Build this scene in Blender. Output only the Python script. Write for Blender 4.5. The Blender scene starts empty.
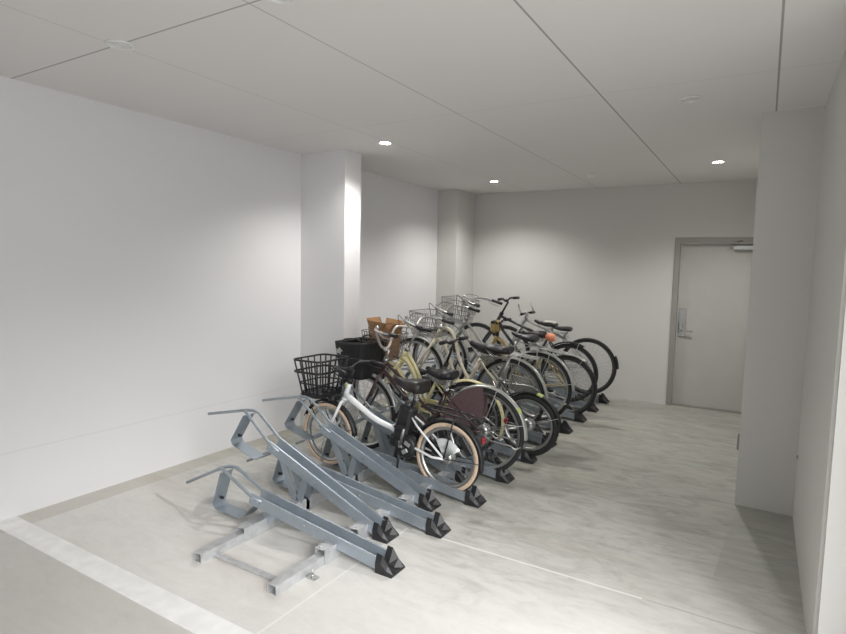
import bpy, math, random
from mathutils import Vector, Matrix
random.seed(7)
PI = math.pi
scene = bpy.context.scene
COL = scene.collection
V = Vector

# ------------------------------------------------------------------ materials
def new_mat(name):
    m = bpy.data.materials.new(name); m.use_nodes = True
    nt = m.node_tree
    return m, nt, nt.nodes['Principled BSDF']

def mat(name, col, rough=.5, metal=0., noise=.06, scale=40, bump=0., spec=None, emit=None, estr=0, trans=0., coat=0.):
    m, nt, b = new_mat(name)
    b.inputs['Roughness'].default_value = rough
    b.inputs['Metallic'].default_value = metal
    if spec is not None: b.inputs['Specular IOR Level'].default_value = spec
    if trans: b.inputs['Transmission Weight'].default_value = trans
    if coat: b.inputs['Coat Weight'].default_value = coat
    tc = nt.nodes.new('ShaderNodeTexCoord'); no = nt.nodes.new('ShaderNodeTexNoise')
    no.inputs['Scale'].default_value = scale; no.inputs['Detail'].default_value = 4
    nt.links.new(tc.outputs['Object'], no.inputs['Vector'])
    r = nt.nodes.new('ShaderNodeValToRGB')
    c0 = [max(0, c*(1-noise)) for c in col]; c1 = [min(1, c*(1+noise)) for c in col]
    r.color_ramp.elements[0].color = (*c0, 1); r.color_ramp.elements[1].color = (*c1, 1)
    r.color_ramp.elements[0].position = .35; r.color_ramp.elements[1].position = .65
    nt.links.new(no.outputs['Fac'], r.inputs['Fac']); nt.links.new(r.outputs['Color'], b.inputs['Base Color'])
    if bump:
        bp = nt.nodes.new('ShaderNodeBump'); bp.inputs['Strength'].default_value = bump; bp.inputs['Distance'].default_value = .002
        nt.links.new(no.outputs['Fac'], bp.inputs['Height']); nt.links.new(bp.outputs['Normal'], b.inputs['Normal'])
    if emit:
        b.inputs['Emission Color'].default_value = (*emit, 1); b.inputs['Emission Strength'].default_value = estr
    return m

class NB:
    """small node-building helper"""
    def __init__(s, nt): s.nt = nt
    def val(s, x, inp):
        if isinstance(x, (int, float)): inp.default_value = x
        else: s.nt.links.new(x, inp)
    def m(s, op, a, b=0., c=None, clamp=False):
        n = s.nt.nodes.new('ShaderNodeMath'); n.operation = op; n.use_clamp = clamp
        s.val(a, n.inputs[0]); s.val(b, n.inputs[1])
        if c is not None: s.val(c, n.inputs[2])
        return n.outputs[0]
    def noise(s, vec, scale, detail=4, rough=.5, dist=0):
        n = s.nt.nodes.new('ShaderNodeTexNoise'); n.inputs['Scale'].default_value = scale
        n.inputs['Detail'].default_value = detail; n.inputs['Roughness'].default_value = rough
        n.inputs['Distortion'].default_value = dist
        s.nt.links.new(vec, n.inputs['Vector']); return n.outputs['Fac']
    def mapping(s, vec, scale=(1, 1, 1), rot=(0, 0, 0), loc=(0, 0, 0)):
        n = s.nt.nodes.new('ShaderNodeMapping'); n.inputs['Scale'].default_value = scale
        n.inputs['Rotation'].default_value = rot; n.inputs['Location'].default_value = loc
        s.nt.links.new(vec, n.inputs['Vector']); return n.outputs[0]
    def mix(s, f, a, b):
        n = s.nt.nodes.new('ShaderNodeMix'); n.data_type = 'RGBA'
        s.val(f, n.inputs[0])
        for x, i in ((a, 6), (b, 7)):
            if isinstance(x, tuple): n.inputs[i].default_value = (*x, 1)
            else: s.nt.links.new(x, n.inputs[i])
        return n.outputs[2]
    def ramp(s, f, lo, hi):
        n = s.nt.nodes.new('ShaderNodeMapRange'); n.inputs[1].default_value = lo; n.inputs[2].default_value = hi
        s.nt.links.new(f, n.inputs[0]); return n.outputs[0]
    def line(s, coord, at, half):      # 1 inside |coord-at|<half
        return s.m('LESS_THAN', s.m('ABSOLUTE', s.m('SUBTRACT', coord, at)), half)

def coords(nt):
    tc = nt.nodes.new('ShaderNodeTexCoord'); sx = nt.nodes.new('ShaderNodeSeparateXYZ')
    nt.links.new(tc.outputs['Object'], sx.inputs[0])
    return tc.outputs['Object'], sx.outputs[0], sx.outputs[1], sx.outputs[2]

def floor_material():
    m, nt, b = new_mat('trowelled concrete'); n = NB(nt); P, x, y, z = coords(nt)
    big = n.ramp(n.noise(P, .9, 4, .6), .35, .65)
    streak = n.ramp(n.noise(n.mapping(P, (1.0, 3.6, 1), (0, 0, .25)), 2.1, 7, .66, 1.6), .44, .64)
    fine = n.noise(P, 22, 5, .7)
    c = n.mix(big, (.70, .685, .655), (.77, .76, .73))
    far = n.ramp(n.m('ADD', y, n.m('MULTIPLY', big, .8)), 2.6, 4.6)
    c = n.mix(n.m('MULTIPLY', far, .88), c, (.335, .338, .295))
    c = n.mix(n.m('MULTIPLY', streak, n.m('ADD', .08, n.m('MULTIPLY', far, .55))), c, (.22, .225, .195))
    warm = n.ramp(n.noise(n.mapping(P, (.8, 2.2, 1), (0, 0, .1), (3, 1, 0)), 1.1, 3, .5), .52, .74)
    c = n.mix(n.m('MULTIPLY', warm, .40), c, (.48, .40, .33))
    swirl = n.ramp(n.noise(n.mapping(P, (1, 2, 1), (0, 0, -.3), (8, 2, 0)), 3.2, 5, .6, 2.5), .50, .70)
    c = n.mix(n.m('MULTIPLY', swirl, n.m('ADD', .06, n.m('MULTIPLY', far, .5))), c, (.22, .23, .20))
    c = n.mix(n.m('MULTIPLY', n.ramp(fine, .3, .75), .14), c, (.40, .39, .36))
    # wear: an old round stain beside the parked wheels
    dx = n.m('DIVIDE', n.m('SUBTRACT', x, -1.40), .19); dy = n.m('DIVIDE', n.m('SUBTRACT', y, 4.02), .16)
    rr = n.m('ADD', n.m('MULTIPLY', dx, dx), n.m('MULTIPLY', dy, dy))
    st = n.m('MULTIPLY', n.m('LESS_THAN', rr, 1.), .45)
    c = n.mix(st, c, (.33, .32, .28))
    # darker strip of concrete at the foot of the left wall and in the right-hand bay
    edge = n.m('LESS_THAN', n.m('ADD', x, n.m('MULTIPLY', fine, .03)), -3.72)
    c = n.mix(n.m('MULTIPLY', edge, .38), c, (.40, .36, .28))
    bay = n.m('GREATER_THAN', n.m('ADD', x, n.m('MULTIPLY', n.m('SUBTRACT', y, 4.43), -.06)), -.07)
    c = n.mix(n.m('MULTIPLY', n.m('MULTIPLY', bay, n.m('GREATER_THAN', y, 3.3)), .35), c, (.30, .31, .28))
    # floor in front of the painted line, mixed darker
    ap = n.m('LESS_THAN', y, 1.55)
    c = n.mix(n.m('MULTIPLY', ap, .35), c, (.36, .34, .31))
    # pale sealed joints
    j1 = n.m('MULTIPLY', n.line(y, n.m('ADD', 2.86, n.m('MULTIPLY', n.noise(P, 9, 3), .008)), .0075), n.m('MULTIPLY', n.m('GREATER_THAN', x, -1.76), n.m('LESS_THAN', x, -.42)))
    j2 = n.m('MULTIPLY', n.line(x, -1.795, .0065), n.m('MULTIPLY', n.m('LESS_THAN', y, 2.86), n.m('GREATER_THAN', y, 1.64)))
    c = n.mix(n.m('MULTIPLY', n.m('MAXIMUM', j1, j2), .8), c, (.80, .79, .76))
    j3 = n.m('MULTIPLY', n.line(y, n.m('ADD', 2.85, n.m('MULTIPLY', n.noise(P, 5, 3), .03)), .005), n.m('GREATER_THAN', x, -.40))
    c = n.mix(n.m('MULTIPLY', j3, .5), c, (.28, .27, .25))
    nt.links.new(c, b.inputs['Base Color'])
    nt.links.new(n.m('ADD', .42, n.m('MULTIPLY', big, .22)), b.inputs['Roughness'])
    bp = nt.nodes.new('ShaderNodeBump'); bp.inputs['Strength'].default_value = .12; bp.inputs['Distance'].default_value = .01
    nt.links.new(fine, bp.inputs['Height']); nt.links.new(bp.outputs['Normal'], b.inputs['Normal'])
    return m

def wall_material(name, col, belt=False):
    m, nt, b = new_mat(name); n = NB(nt); P, x, y, z = coords(nt)
    f = n.noise(P, 90, 5, .7); g = n.noise(P, .8, 2)
    c = n.mix(g, tuple(k*.97 for k in col), col)
    if belt:
        c = n.mix(n.m('MULTIPLY', n.line(z, .415, .005), .16), c, (.5, .48, .45))
    nt.links.new(c, b.inputs['Base Color'])
    b.inputs['Roughness'].default_value = .75
    bp = nt.nodes.new('ShaderNodeBump'); bp.inputs['Strength'].default_value = .15; bp.inputs['Distance'].default_value = .003
    nt.links.new(f, bp.inputs['Height']); nt.links.new(bp.outputs['Normal'], b.inputs['Normal'])
    return m

def ceiling_material():
    m, nt, b = new_mat('ceiling board'); n = NB(nt); P, x, y, z = coords(nt)
    f = n.noise(P, 60, 4, .6)
    c = (.80, .775, .765)
    cc = n.mix(n.noise(P, .7, 2), tuple(k*.97 for k in c), c)
    for at, w, s in ((-2.84, .003, .3), (-1.895, .004, .45), (-.925, .005, .68), (-.004, .005, .68)):
        cc = n.mix(n.m('MULTIPLY', n.line(x, at, w), s), cc, (.16, .155, .15))
    for at, w, s in ((1.71, .005, .6), (3.57, .003, .22), (5.40, .003, .16), (-.1, .004, .4)):
        cc = n.mix(n.m('MULTIPLY', n.line(y, at, w), s), cc, (.16, .155, .15))
    nt.links.new(cc, b.inputs['Base Color']); b.inputs['Roughness'].default_value = .8
    bp = nt.nodes.new('ShaderNodeBump'); bp.inputs['Strength'].default_value = .08; bp.inputs['Distance'].default_value = .003
    nt.links.new(f, bp.inputs['Height']); nt.links.new(bp.outputs['Normal'], b.inputs['Normal'])
    return m

M = {}
M['floor'] = floor_material()
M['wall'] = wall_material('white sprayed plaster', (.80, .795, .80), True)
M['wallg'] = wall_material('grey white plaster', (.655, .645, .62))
M['ceil'] = ceiling_material()
M['paint'] = mat('white road paint', (.86, .86, .85), .6, noise=.05, scale=12, bump=.2)
M['door'] = mat('door enamel', (.47, .462, .435), .45, noise=.02, scale=5)
M['doorframe'] = mat('door frame enamel', (.31, .295, .27), .45, noise=.03, scale=8)
M['chrome'] = mat('brushed chrome', (.55, .55, .55), .3, 1., noise=.05)
M['steel'] = mat('polished rim steel', (.52, .52, .51), .35, .9, noise=.06)
M['spoke'] = mat('spoke steel', (.30, .30, .29), .4, .7)
M['galv'] = mat('galvanised steel', (.38, .43, .475), .40, .65, noise=.05, scale=14)
M['galvd'] = mat('galvanised channel floor', (.40, .45, .50), .45, .7, noise=.14, scale=18)
M['rail'] = mat('zinc rail', (.56, .57, .58), .45, .55, noise=.10, scale=20)
M['black'] = mat('black plastic', (.018, .018, .02), .45, noise=.2)
M['rubber'] = mat('tyre rubber', (.022, .022, .022), .7, noise=.25, scale=60, bump=.3)
M['greytyre'] = mat('worn grey tyre rubber', (.05, .05, .048), .8, noise=.25, scale=60, bump=.3)
M['tan'] = mat('tan tyre wall', (.64, .49, .36), .7, noise=.08)
M['creamt'] = mat('cream tyre wall', (.62, .55, .44), .7, noise=.08)
M['white'] = mat('white frame paint', (.86, .87, .88), .25, noise=.02, coat=.5)
M['burg'] = mat('burgundy frame paint', (.055, .026, .027), .3, noise=.1, coat=.4)
M['burgguard'] = mat('burgundy skirt guard', (.120, .074, .078), .55, noise=.08)
M['yellow'] = mat('pale yellow frame paint', (.74, .67, .38), .3, noise=.05, coat=.3)
M['cream'] = mat('cream frame paint', (.66, .60, .46), .35, noise=.06, coat=.3)
M['silver'] = mat('silver paint', (.44, .45, .43), .38, .5, noise=.06)
M['must'] = mat('mustard paint', (.38, .28, .11), .4, noise=.12)
M['dgreen'] = mat('dark green paint', (.03, .045, .04), .35, noise=.1, coat=.3)
M['charcoal'] = mat('charcoal paint', (.05, .052, .055), .35, noise=.1, coat=.3)
M['leather'] = mat('dark brown saddle vinyl', (.020, .017, .016), .45, noise=.15, bump=.1)
M['saddle'] = mat('black saddle vinyl', (.018, .018, .019), .42, noise=.15, bump=.1)
M['saddlew'] = mat('off white saddle cover', (.62, .60, .54), .6)
M['cover'] = mat('black basket cover cloth', (.014, .014, .015), .7, noise=.3, scale=30, bump=.3)
M['red'] = mat('red reflector', (.30, .015, .025), .2, noise=.1, coat=.6)
M['orange'] = mat('orange reflector', (.85, .30, .16), .3, noise=.05, coat=.5)
M['lens'] = mat('clear lens', (.75, .78, .78), .12, .3)
M['lime'] = mat('lime reflective tape', (.50, .58, .22), .35, noise=.05)
M['amber'] = mat('amber reflector', (.7, .45, .05), .3, coat=.5)
M['card'] = mat('cardboard', (.40, .23, .11), .85, noise=.10, scale=9)
M['wire'] = mat('basket wire', (.28, .28, .27), .4, .6)
M['peach'] = mat('pale anodised bar', (.66, .58, .54), .3, .6)
M['lampoff'] = mat('frosted lamp glass', (.82, .82, .80), .4)
M['lampon'] = mat('lit lamp glass', (1, 1, 1), .4, emit=(1, .96, .88), estr=45)
M['trimw'] = mat('white lamp ring', (.78, .78, .77), .4)
M['greybox'] = mat('grey painted steel', (.30, .30, .28), .5)
M['paper'] = mat('white sticker', (.8, .8, .8), .6)

# ------------------------------------------------------------------ mesh builder
class MB:
    def __init__(s): s.v = []; s.f = []; s.mi = []; s.sm = []
    def add(s, vs, fs, mi=0, smooth=False):
        o = len(s.v); s.v += [V(p) for p in vs]
        for f in fs: s.f.append([i+o for i in f]); s.mi.append(mi); s.sm.append(smooth)
        return s
    def box(s, c, d, R=None, mi=0):
        c = V(c); hx, hy, hz = d[0]/2, d[1]/2, d[2]/2
        vs = [V((a*hx, b*hy, e*hz)) for a in (-1, 1) for b in (-1, 1) for e in (-1, 1)]
        if R is not None: vs = [R @ p for p in vs]
        return s.add([p+c for p in vs], [(0, 1, 3, 2), (4, 6, 7, 5), (0, 4, 5, 1), (2, 3, 7, 6), (0, 2, 6, 4), (1, 5, 7, 3)], mi)
    def rbox(s, c, d, b=.004, R=None, mi=0):
        """box with chamfered edges along its longest look: 24-vertex bevel"""
        c = V(c); hx, hy, hz = d[0]/2, d[1]/2, d[2]/2; b = min(b, hx*.9, hy*.9, hz*.9)
        vs = []; idx = {}
        for sx in (-1, 1):
            for sy in (-1, 1):
                for sz in (-1, 1):
                    for ax in range(3):
                        p = [sx*(hx-b), sy*(hy-b), sz*(hz-b)]
                        p[ax] += (sx, sy, sz)[ax]*b
                        idx[(sx, sy, sz, ax)] = len(vs); vs.append(V(p))
        fs = []
        for ax in range(3):
            o = [a for a in range(3) if a != ax]
            for sg in (-1, 1):
                q = []
                for (p, r) in ((-1, -1), (1, -1), (1, 1), (-1, 1)):
                    k = [0, 0, 0]; k[ax] = sg; k[o[0]] = p; k[o[1]] = r
                    q.append(idx[(*k, ax)])
                fs.append(q)
        for ax in range(3):
            o = [a for a in range(3) if a != ax]
            for p in (-1, 1):
                for r in (-1, 1):
                    k0 = [0, 0, 0]; k0[ax] = -1; k0[o[0]] = p; k0[o[1]] = r
                    k1 = list(k0); k1[ax] = 1
                    fs.append([idx[(*k0, o[0])], idx[(*k1, o[0])], idx[(*k1, o[1])], idx[(*k0, o[1])]])
        for sx in (-1, 1):
            for sy in (-1, 1):
                for sz in (-1, 1): fs.append([idx[(sx, sy, sz, a)] for a in range(3)])
        if R is not None: vs = [R @ p for p in vs]
        return s.add([p+c for p in vs], fs, mi)
    def tube(s, pts, r, n=8, closed=False, mi=0, smooth_path=0, caps=True):
        pts = [V(p) for p in pts]
        rs = list(r) if isinstance(r, (list, tuple)) else [r]*len(pts)
        if smooth_path: pts, rs = catmull(pts, rs, smooth_path, closed)
        N = len(pts); T = []
        for i in range(N):
            if closed: t = pts[(i+1) % N]-pts[i-1]
            else: t = pts[min(i+1, N-1)]-pts[max(i-1, 0)]
            T.append(t.normalized())
        u = T[0].orthogonal().normalized(); vs = []; fs = []
        for i in range(N):
            u = (u-T[i]*u.dot(T[i])).normalized(); w = T[i].cross(u)
            for k in range(n):
                a = 2*PI*k/n; vs.append(pts[i]+(u*math.cos(a)+w*math.sin(a))*rs[i])
        for i in range(N if closed else N-1):
            j = (i+1) % N
            for k in range(n):
                fs.append((i*n+k, i*n+(k+1) % n, j*n+(k+1) % n, j*n+k))
        if not closed and caps:
            s.add(vs, fs, mi, True)
            o = len(s.v)-len(vs)
            s.f.append([o+k for k in range(n)][::-1]); s.mi.append(mi); s.sm.append(False)
            s.f.append([o+(N-1)*n+k for k in range(n)]); s.mi.append(mi); s.sm.append(False)
            return s
        return s.add(vs, fs, mi, True)
    def cyl(s, a, b, r, n=16, mi=0, r2=None): return s.tube([a, b], [r, r2 if r2 is not None else r], n, mi=mi)
    def sweep(s, pts, prof, up, closed=False, mi=0):
        """sweep an open/closed profile [(side, up)] along pts; side = T x up"""
        pts = [V(p) for p in pts]; up = V(up); N = len(pts); n = len(prof); vs = []
        for i in range(N):
            t = (pts[(i+1) % N]-pts[i-1]) if closed else pts[min(i+1, N-1)]-pts[max(i-1, 0)]
            t.normalize(); sd = t.cross(up).normalized(); uu = sd.cross(t).normalized()
            vs += [pts[i]+sd*a+uu*b for a, b in prof]
        fs = []
        for i in range(N if closed else N-1):
            j = (i+1) % N
            for k in range(n): fs.append((i*n+k, i*n+(k+1) % n, j*n+(k+1) % n, j*n+k))
        if not closed: fs += [list(range(n))[::-1], [(N-1)*n+k for k in range(n)]]
        return s.add(vs, fs, mi)
    def revolve(s, c, sect, n=48, a0=0, a1=2*PI, mi=0, mis=None, closedsect=True, smooth=True):
        """sect: [(radius, y)] swept in the xz plane about the y axis through c"""
        c = V(c); full = abs(a1-a0-2*PI) < 1e-6; steps = n if full else n+1; k = len(sect); vs = []
        for i in range(steps):
            a = a0+(a1-a0)*i/n
            for r, y in sect: vs.append(c+V((r*math.cos(a), y, r*math.sin(a))))
        kk = k if closedsect else k-1
        for e in range(kk):
            fs = []
            for i in range(n):
                j = (i+1) % steps
                fs.append((i*k+e, i*k+(e+1) % k, j*k+(e+1) % k, j*k+e))
            if e == 0: o = len(s.v); s.v += vs
            for f in fs:
                s.f.append([q+o for q in f]); s.mi.append(mis[e] if mis else mi); s.sm.append(smooth)
        if not full and closedsect:
            s.f.append([o+q for q in range(k)]); s.mi.append(mi); s.sm.append(False)
            s.f.append([o+(steps-1)*k+q for q in range(k)][::-1]); s.mi.append(mi); s.sm.append(False)
        return s
    def loft(s, rings, mi=0, smooth=True, caps=True):
        n = len(rings[0]); vs = [p for r in rings for p in r]; fs = []
        for i in range(len(rings)-1):
            for k in range(n): fs.append((i*n+k, i*n+(k+1) % n, (i+1)*n+(k+1) % n, (i+1)*n+k))
        s.add(vs, fs, mi, smooth)
        o = len(s.v)-len(vs)
        if caps:
            s.f.append([o+k for k in range(n)][::-1]); s.mi.append(mi); s.sm.append(False)
            s.f.append([o+(len(rings)-1)*n+k for k in range(n)]); s.mi.append(mi); s.sm.append(False)
        return s
    def build(s, name, mats, parent=None):
        me = bpy.data.meshes.new(name)
        me.from_pydata([tuple(v) for v in s.v], [], s.f)
        if not isinstance(mats, (list, tuple)): mats = [mats]
        for m in mats: me.materials.append(M[m] if isinstance(m, str) else m)
        me.polygons.foreach_set('material_index', s.mi); me.polygons.foreach_set('use_smooth', s.sm)
        me.validate(); me.update()
        import bmesh
        bm = bmesh.new(); bm.from_mesh(me); bmesh.ops.recalc_face_normals(bm, faces=bm.faces); bm.to_mesh(me); bm.free()
        o = bpy.data.objects.new(name, me); COL.objects.link(o)
        if parent: o.parent = parent
        return o

def catmull(pts, rs, sub, closed):
    N = len(pts); out = []; ro = []
    for i in range(N if closed else N-1):
        p = [pts[(i+k) % N] if closed else pts[min(max(i+k, 0), N-1)] for k in (-1, 0, 1, 2)]
        for j in range(sub):
            t = j/sub
            out.append(.5*((2*p[1])+(p[2]-p[0])*t+(2*p[0]-5*p[1]+4*p[2]-p[3])*t*t+(3*p[1]-p[0]-3*p[2]+p[3])*t**3))
            ro.append(rs[i]*(1-t)+rs[(i+1) % N]*t)
    if not closed: out.append(pts[-1]); ro.append(rs[-1])
    return out, ro

def tag(o, label=None, cat=None, group=None, kind=None):
    if label: o['label'] = label
    if cat: o['category'] = cat
    if group: o['group'] = group
    if kind: o['kind'] = kind
    return o
def empty(name, loc=(0, 0, 0)):
    e = bpy.data.objects.new(name, None); e.empty_display_size = .1; COL.objects.link(e); e.location = loc; return e
def boxo(name, lo, hi, m, parent=None, kind='structure'):
    b = MB(); lo = V(lo); hi = V(hi); b.box((lo+hi)/2, hi-lo); o = b.build(name, m, parent)
    if kind: o['kind'] = kind
    return o

# ------------------------------------------------------------------ camera
cam = bpy.data.cameras.new('camera'); co = bpy.data.objects.new('camera', cam); COL.objects.link(co)
R3 = Matrix(((0.85657724, -0.06234581, 0.51223865), (0.51556565, 0.06180758, -0.85461797), (0.02162162, 0.99613896, 0.08508632)))
co.matrix_world = Matrix.Translation((0, 0, 1.6)) @ R3.to_4x4()
cam.sensor_width = 36; cam.lens = 566.91/846*36; cam.clip_start = .02
scene.camera = co

# ------------------------------------------------------------------ setting
H = 2.675; XL = -3.92; YB = 7.42; XR = .258; YF = 2.68
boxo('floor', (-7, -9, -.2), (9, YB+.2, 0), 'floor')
boxo('ceiling', (XL-.2, -1.6, H), (1.1, YB+.2, H+.25), 'ceil')
boxo('wall_left', (XL-.2, -1.6, 0), (XL, YB, H), 'wall')
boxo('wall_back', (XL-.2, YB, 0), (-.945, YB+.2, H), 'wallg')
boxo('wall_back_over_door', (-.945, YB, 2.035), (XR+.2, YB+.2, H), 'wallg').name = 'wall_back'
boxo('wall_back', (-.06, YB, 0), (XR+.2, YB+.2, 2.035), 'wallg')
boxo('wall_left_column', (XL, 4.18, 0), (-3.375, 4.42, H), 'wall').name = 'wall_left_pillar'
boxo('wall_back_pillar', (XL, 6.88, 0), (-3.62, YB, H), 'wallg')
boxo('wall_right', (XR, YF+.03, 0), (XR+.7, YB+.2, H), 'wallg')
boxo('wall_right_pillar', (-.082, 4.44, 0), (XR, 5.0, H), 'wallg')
# outer pier face that catches the daylight, with its slightly bevelled corner bead
boxo('wall_right_pier', (XR+.012, YF, 0), (XR+.7, YF+.03, H), 'wallg')

boxo('wall_added_shade_front', (XL-.2, -1.2, 0), (-.35, -1.0, H), 'wallg')  # added wall behind the camera, keeps daylight off the near-left corner
boxo('wall_added_shade_right', (.84, 2.10, 0), (1.1, YF, H), 'wallg')  # added out-of-view block that shades the right-hand pier

# painted line at the mouth of the bay
b = MB(); b.box(((XL+4.0)/2, 1.575, .0015), (4.0-XL-.004, .135, .003)); o = b.build('painted_line', 'paint')
tag(o, 'broad white painted line across the floor in front of the bicycle rack', 'floor marking')

# door
dr = empty('door_1', (-.5, YB, 0)); dr['kind'] = 'structure'
def bx(name, lo, hi, m, parent, off):
    b = MB(); lo = V(lo)-V(off); hi = V(hi)-V(off); b.rbox((lo+hi)/2, hi-lo, .003); return b.build(name, m, parent)
off = (-.5, YB, 0)
fr = MB()
for lo, hi in (((-.945, YB-.02, 0), (-.885, YB+.12, 2.035)), ((-.12, YB-.02, 0), (-.06, YB+.12, 2.035)), ((-.885, YB-.018, 1.965), (-.12, YB+.12, 2.033)), ((-.885, YB+.03, 0), (-.12, YB+.12, .02))):
    lo = V(lo)-V(off); hi = V(hi)-V(off); fr.rbox((lo+hi)/2, hi-lo, .003)
fr.build('door_frame', 'doorframe', dr)
leaf = bx('door_leaf', (-.880, YB+.045, .022), (-.125, YB+.085, 1.962), 'door', dr, off)
b = MB(); b.rbox(V((-.822, YB+.038, 1.02))-V(off), (.075, .014, .34), .004)
b.cyl(V((-.825, YB+.035, 1.13))-V(off), V((-.825, YB+.02, 1.13))-V(off), .014, 16)
b.build('lock_plate', 'chrome', dr)
b = MB(); b.tube([V((-.82, YB+.035, .93))-V(off), V((-.82, YB-.01, .93))-V(off), V((-.80, YB-.022, .93))-V(off), V((-.70, YB-.022, .925))-V(off)], .010, 8)
b.rbox(V((-.832, YB+.02, .96))-V(off), (.045, .03, .12), .006)
b.build('door_handle', 'chrome', dr)
cl = MB(); cl.rbox(V((-.22, YB+.015, 1.915))-V(off), (.22, .05, .055), .006)
cl.build('door_closer', 'steel', dr)
cl = MB(); cl.tube([V((-.24, YB-.005, 1.945))-V(off), V((-.40, YB-.06, 1.955))-V(off), V((-.24, YB-.02, 1.995))-V(off)], .007, 6)
cl.build('closer_arm', 'steel', dr)
b = MB()
for z in (.25, 1.75): b.cyl(V((-.122, YB+.035, z-.05))-V(off), V((-.122, YB+.035, z+.05))-V(off), .01, 10)
b.build('hinge', 'chrome', dr)

# small grey box peeking out behind the right column
b = MB(); b.rbox((0, 0, .075), (.10, .12, .15), .006); b.box((0, -.061, .08), (.06, .004, .02))
o = b.build('floor_box', 'greybox'); o.location = (-.075, 5.95, 0)
tag(o, 'small dark grey box low on the floor, half hidden behind the right column', 'box')

# ceiling lamps
def downlight(x, y, lit, label):
    e = empty('ceiling_light', (x, y, H)); R = .066
    Rm = Matrix.Rotation(PI/2, 4, 'X')
    q = MB(); q.revolve((0, 0, 0), [(R, 0), (R, .006), (R-.004, .010), (R-.016, .010), (R-.018, .002), (R-.018, 0)], 32)
    q.v = [Rm @ v for v in q.v]; q.v = [V((v.x, v.y, -abs(v.z))) for v in q.v]
    q.build('lamp_ring', 'trimw', e)
    d = MB(); rr = R-.017
    prof = [(0.001, .008), (rr*.6, .007), (rr, .002), (rr, .0005), (0.001, .0005)]
    d.revolve((0, 0, 0), prof, 32); d.v = [Rm @ v for v in d.v]; d.v = [V((v.x, v.y, -abs(v.z))) for v in d.v]
    d.build('lamp_lens', 'lampon' if lit else 'lampoff', e)
    tag(e, label, 'ceiling light', 'round ceiling downlights')
    if lit:
        l = bpy.data.lights.new('spot_lamp', 'SPOT'); l.energy = LAMP; l.spot_size = R_(140); l.spot_blend = .7; l.shadow_soft_size = .05
        l.color = (1, .98, .95); lo = bpy.data.objects.new('lamp_beam', l); COL.objects.link(lo); lo.parent = e; lo.location = (0, 0, -.03)
R_ = math.radians; LAMP = 74
downlight(-2.87, 4.09, True, 'lit round ceiling downlight nearest the left pillar')
downlight(-2.88, 6.41, True, 'lit round ceiling downlight over the far end of the bicycles')
downlight(-.45, 6.13, True, 'lit round ceiling downlight in front of the door')
downlight(-2.81, 1.71, False, 'unlit round ceiling light where two ceiling joints cross at upper left')
downlight(-1.73, 1.72, False, 'unlit round ceiling light cut off by the top edge of the photo')
downlight(-.46, 3.91, False, 'unlit round ceiling light beside the right column')
b = MB(); b.revolve((0, 0, 0), [(.001, 0), (.05, 0), (.05, .014), (.035, .022), (.028, .045), (.001, .05)], 28)
Rm = Matrix.Rotation(PI/2, 4, 'X'); b.v = [Rm @ v for v in b.v]; b.v = [V((v.x, v.y, -abs(v.z))) for v in b.v]
o = b.build('fire_detector', 'trimw'); o.location = (-1.70, 6.36, H)
tag(o, 'small white domed fire detector on the ceiling between two lit downlights', 'detector')
b = MB(); b.cyl((0, 0, 0), (-.006, 0, 0), .012, 16); b.cyl((-.006, 0, 0), (-.009, 0, 0), .006, 10)
o = b.build('wall_plug', 'greybox'); o.location = (XR, 4.36, .43)
tag(o, 'tiny round plug low on the right wall near the column', 'wall plug')

# ------------------------------------------------------------------ bicycle rack
rack = empty('bicycle_rack', (-2.26, 1.9, 0))
tag(rack, 'long grey galvanised bicycle rack of alternating low and raised wheel channels on the floor', 'bicycle rack')
ro = V((-2.26, 1.9, 0)); Y0, Y1 = 1.9, 7.35
def c_rail(x):
    b = MB()   # box rail, hollow, seam underneath
    prof = [(-.001, 0), (-.03, 0), (-.03, .046), (-.026, .05), (.026, .05), (.03, .046), (.03, 0), (.001, 0), (.001, .005), (.025, .005), (.025, .045), (-.025, .045), (-.025, .005), (-.001, .005)]
    b.sweep([V((x, Y0, 0))-ro, V((x, Y1, 0))-ro], prof, (0, 0, 1)); return b.build('base_rail', 'rail', rack)
c_rail(-2.52); c_rail(-1.965)
for y in (1.99, 3.07, 4.15, 5.2, 6.3, 7.25):
    b = MB(); b.rbox(V((-2.2425, y, .014))-ro, (.50, .022, .024), .003)
    for sx in (-2.2425-.255, -2.2425+.255): b.rbox(V((sx, y, .012))-ro, (.03, .05, .02), .003)
    b.build('cross_bar', 'rail', rack)
def foot(x, y):
    b = MB(); b.rbox(V((x, y, .004))-ro, (.06, .04, .006), .001); b.cyl(V((x, y, .006))-ro, V((x, y, .02))-ro, .009, 6)
    b.cyl(V((x, y, .02))-ro, V((x, y, .045))-ro, .004, 6); b.build('anchor_bolt', 'steel', rack)
foot(-1.90, 2.12); foot(-1.90, 4.3)

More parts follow.
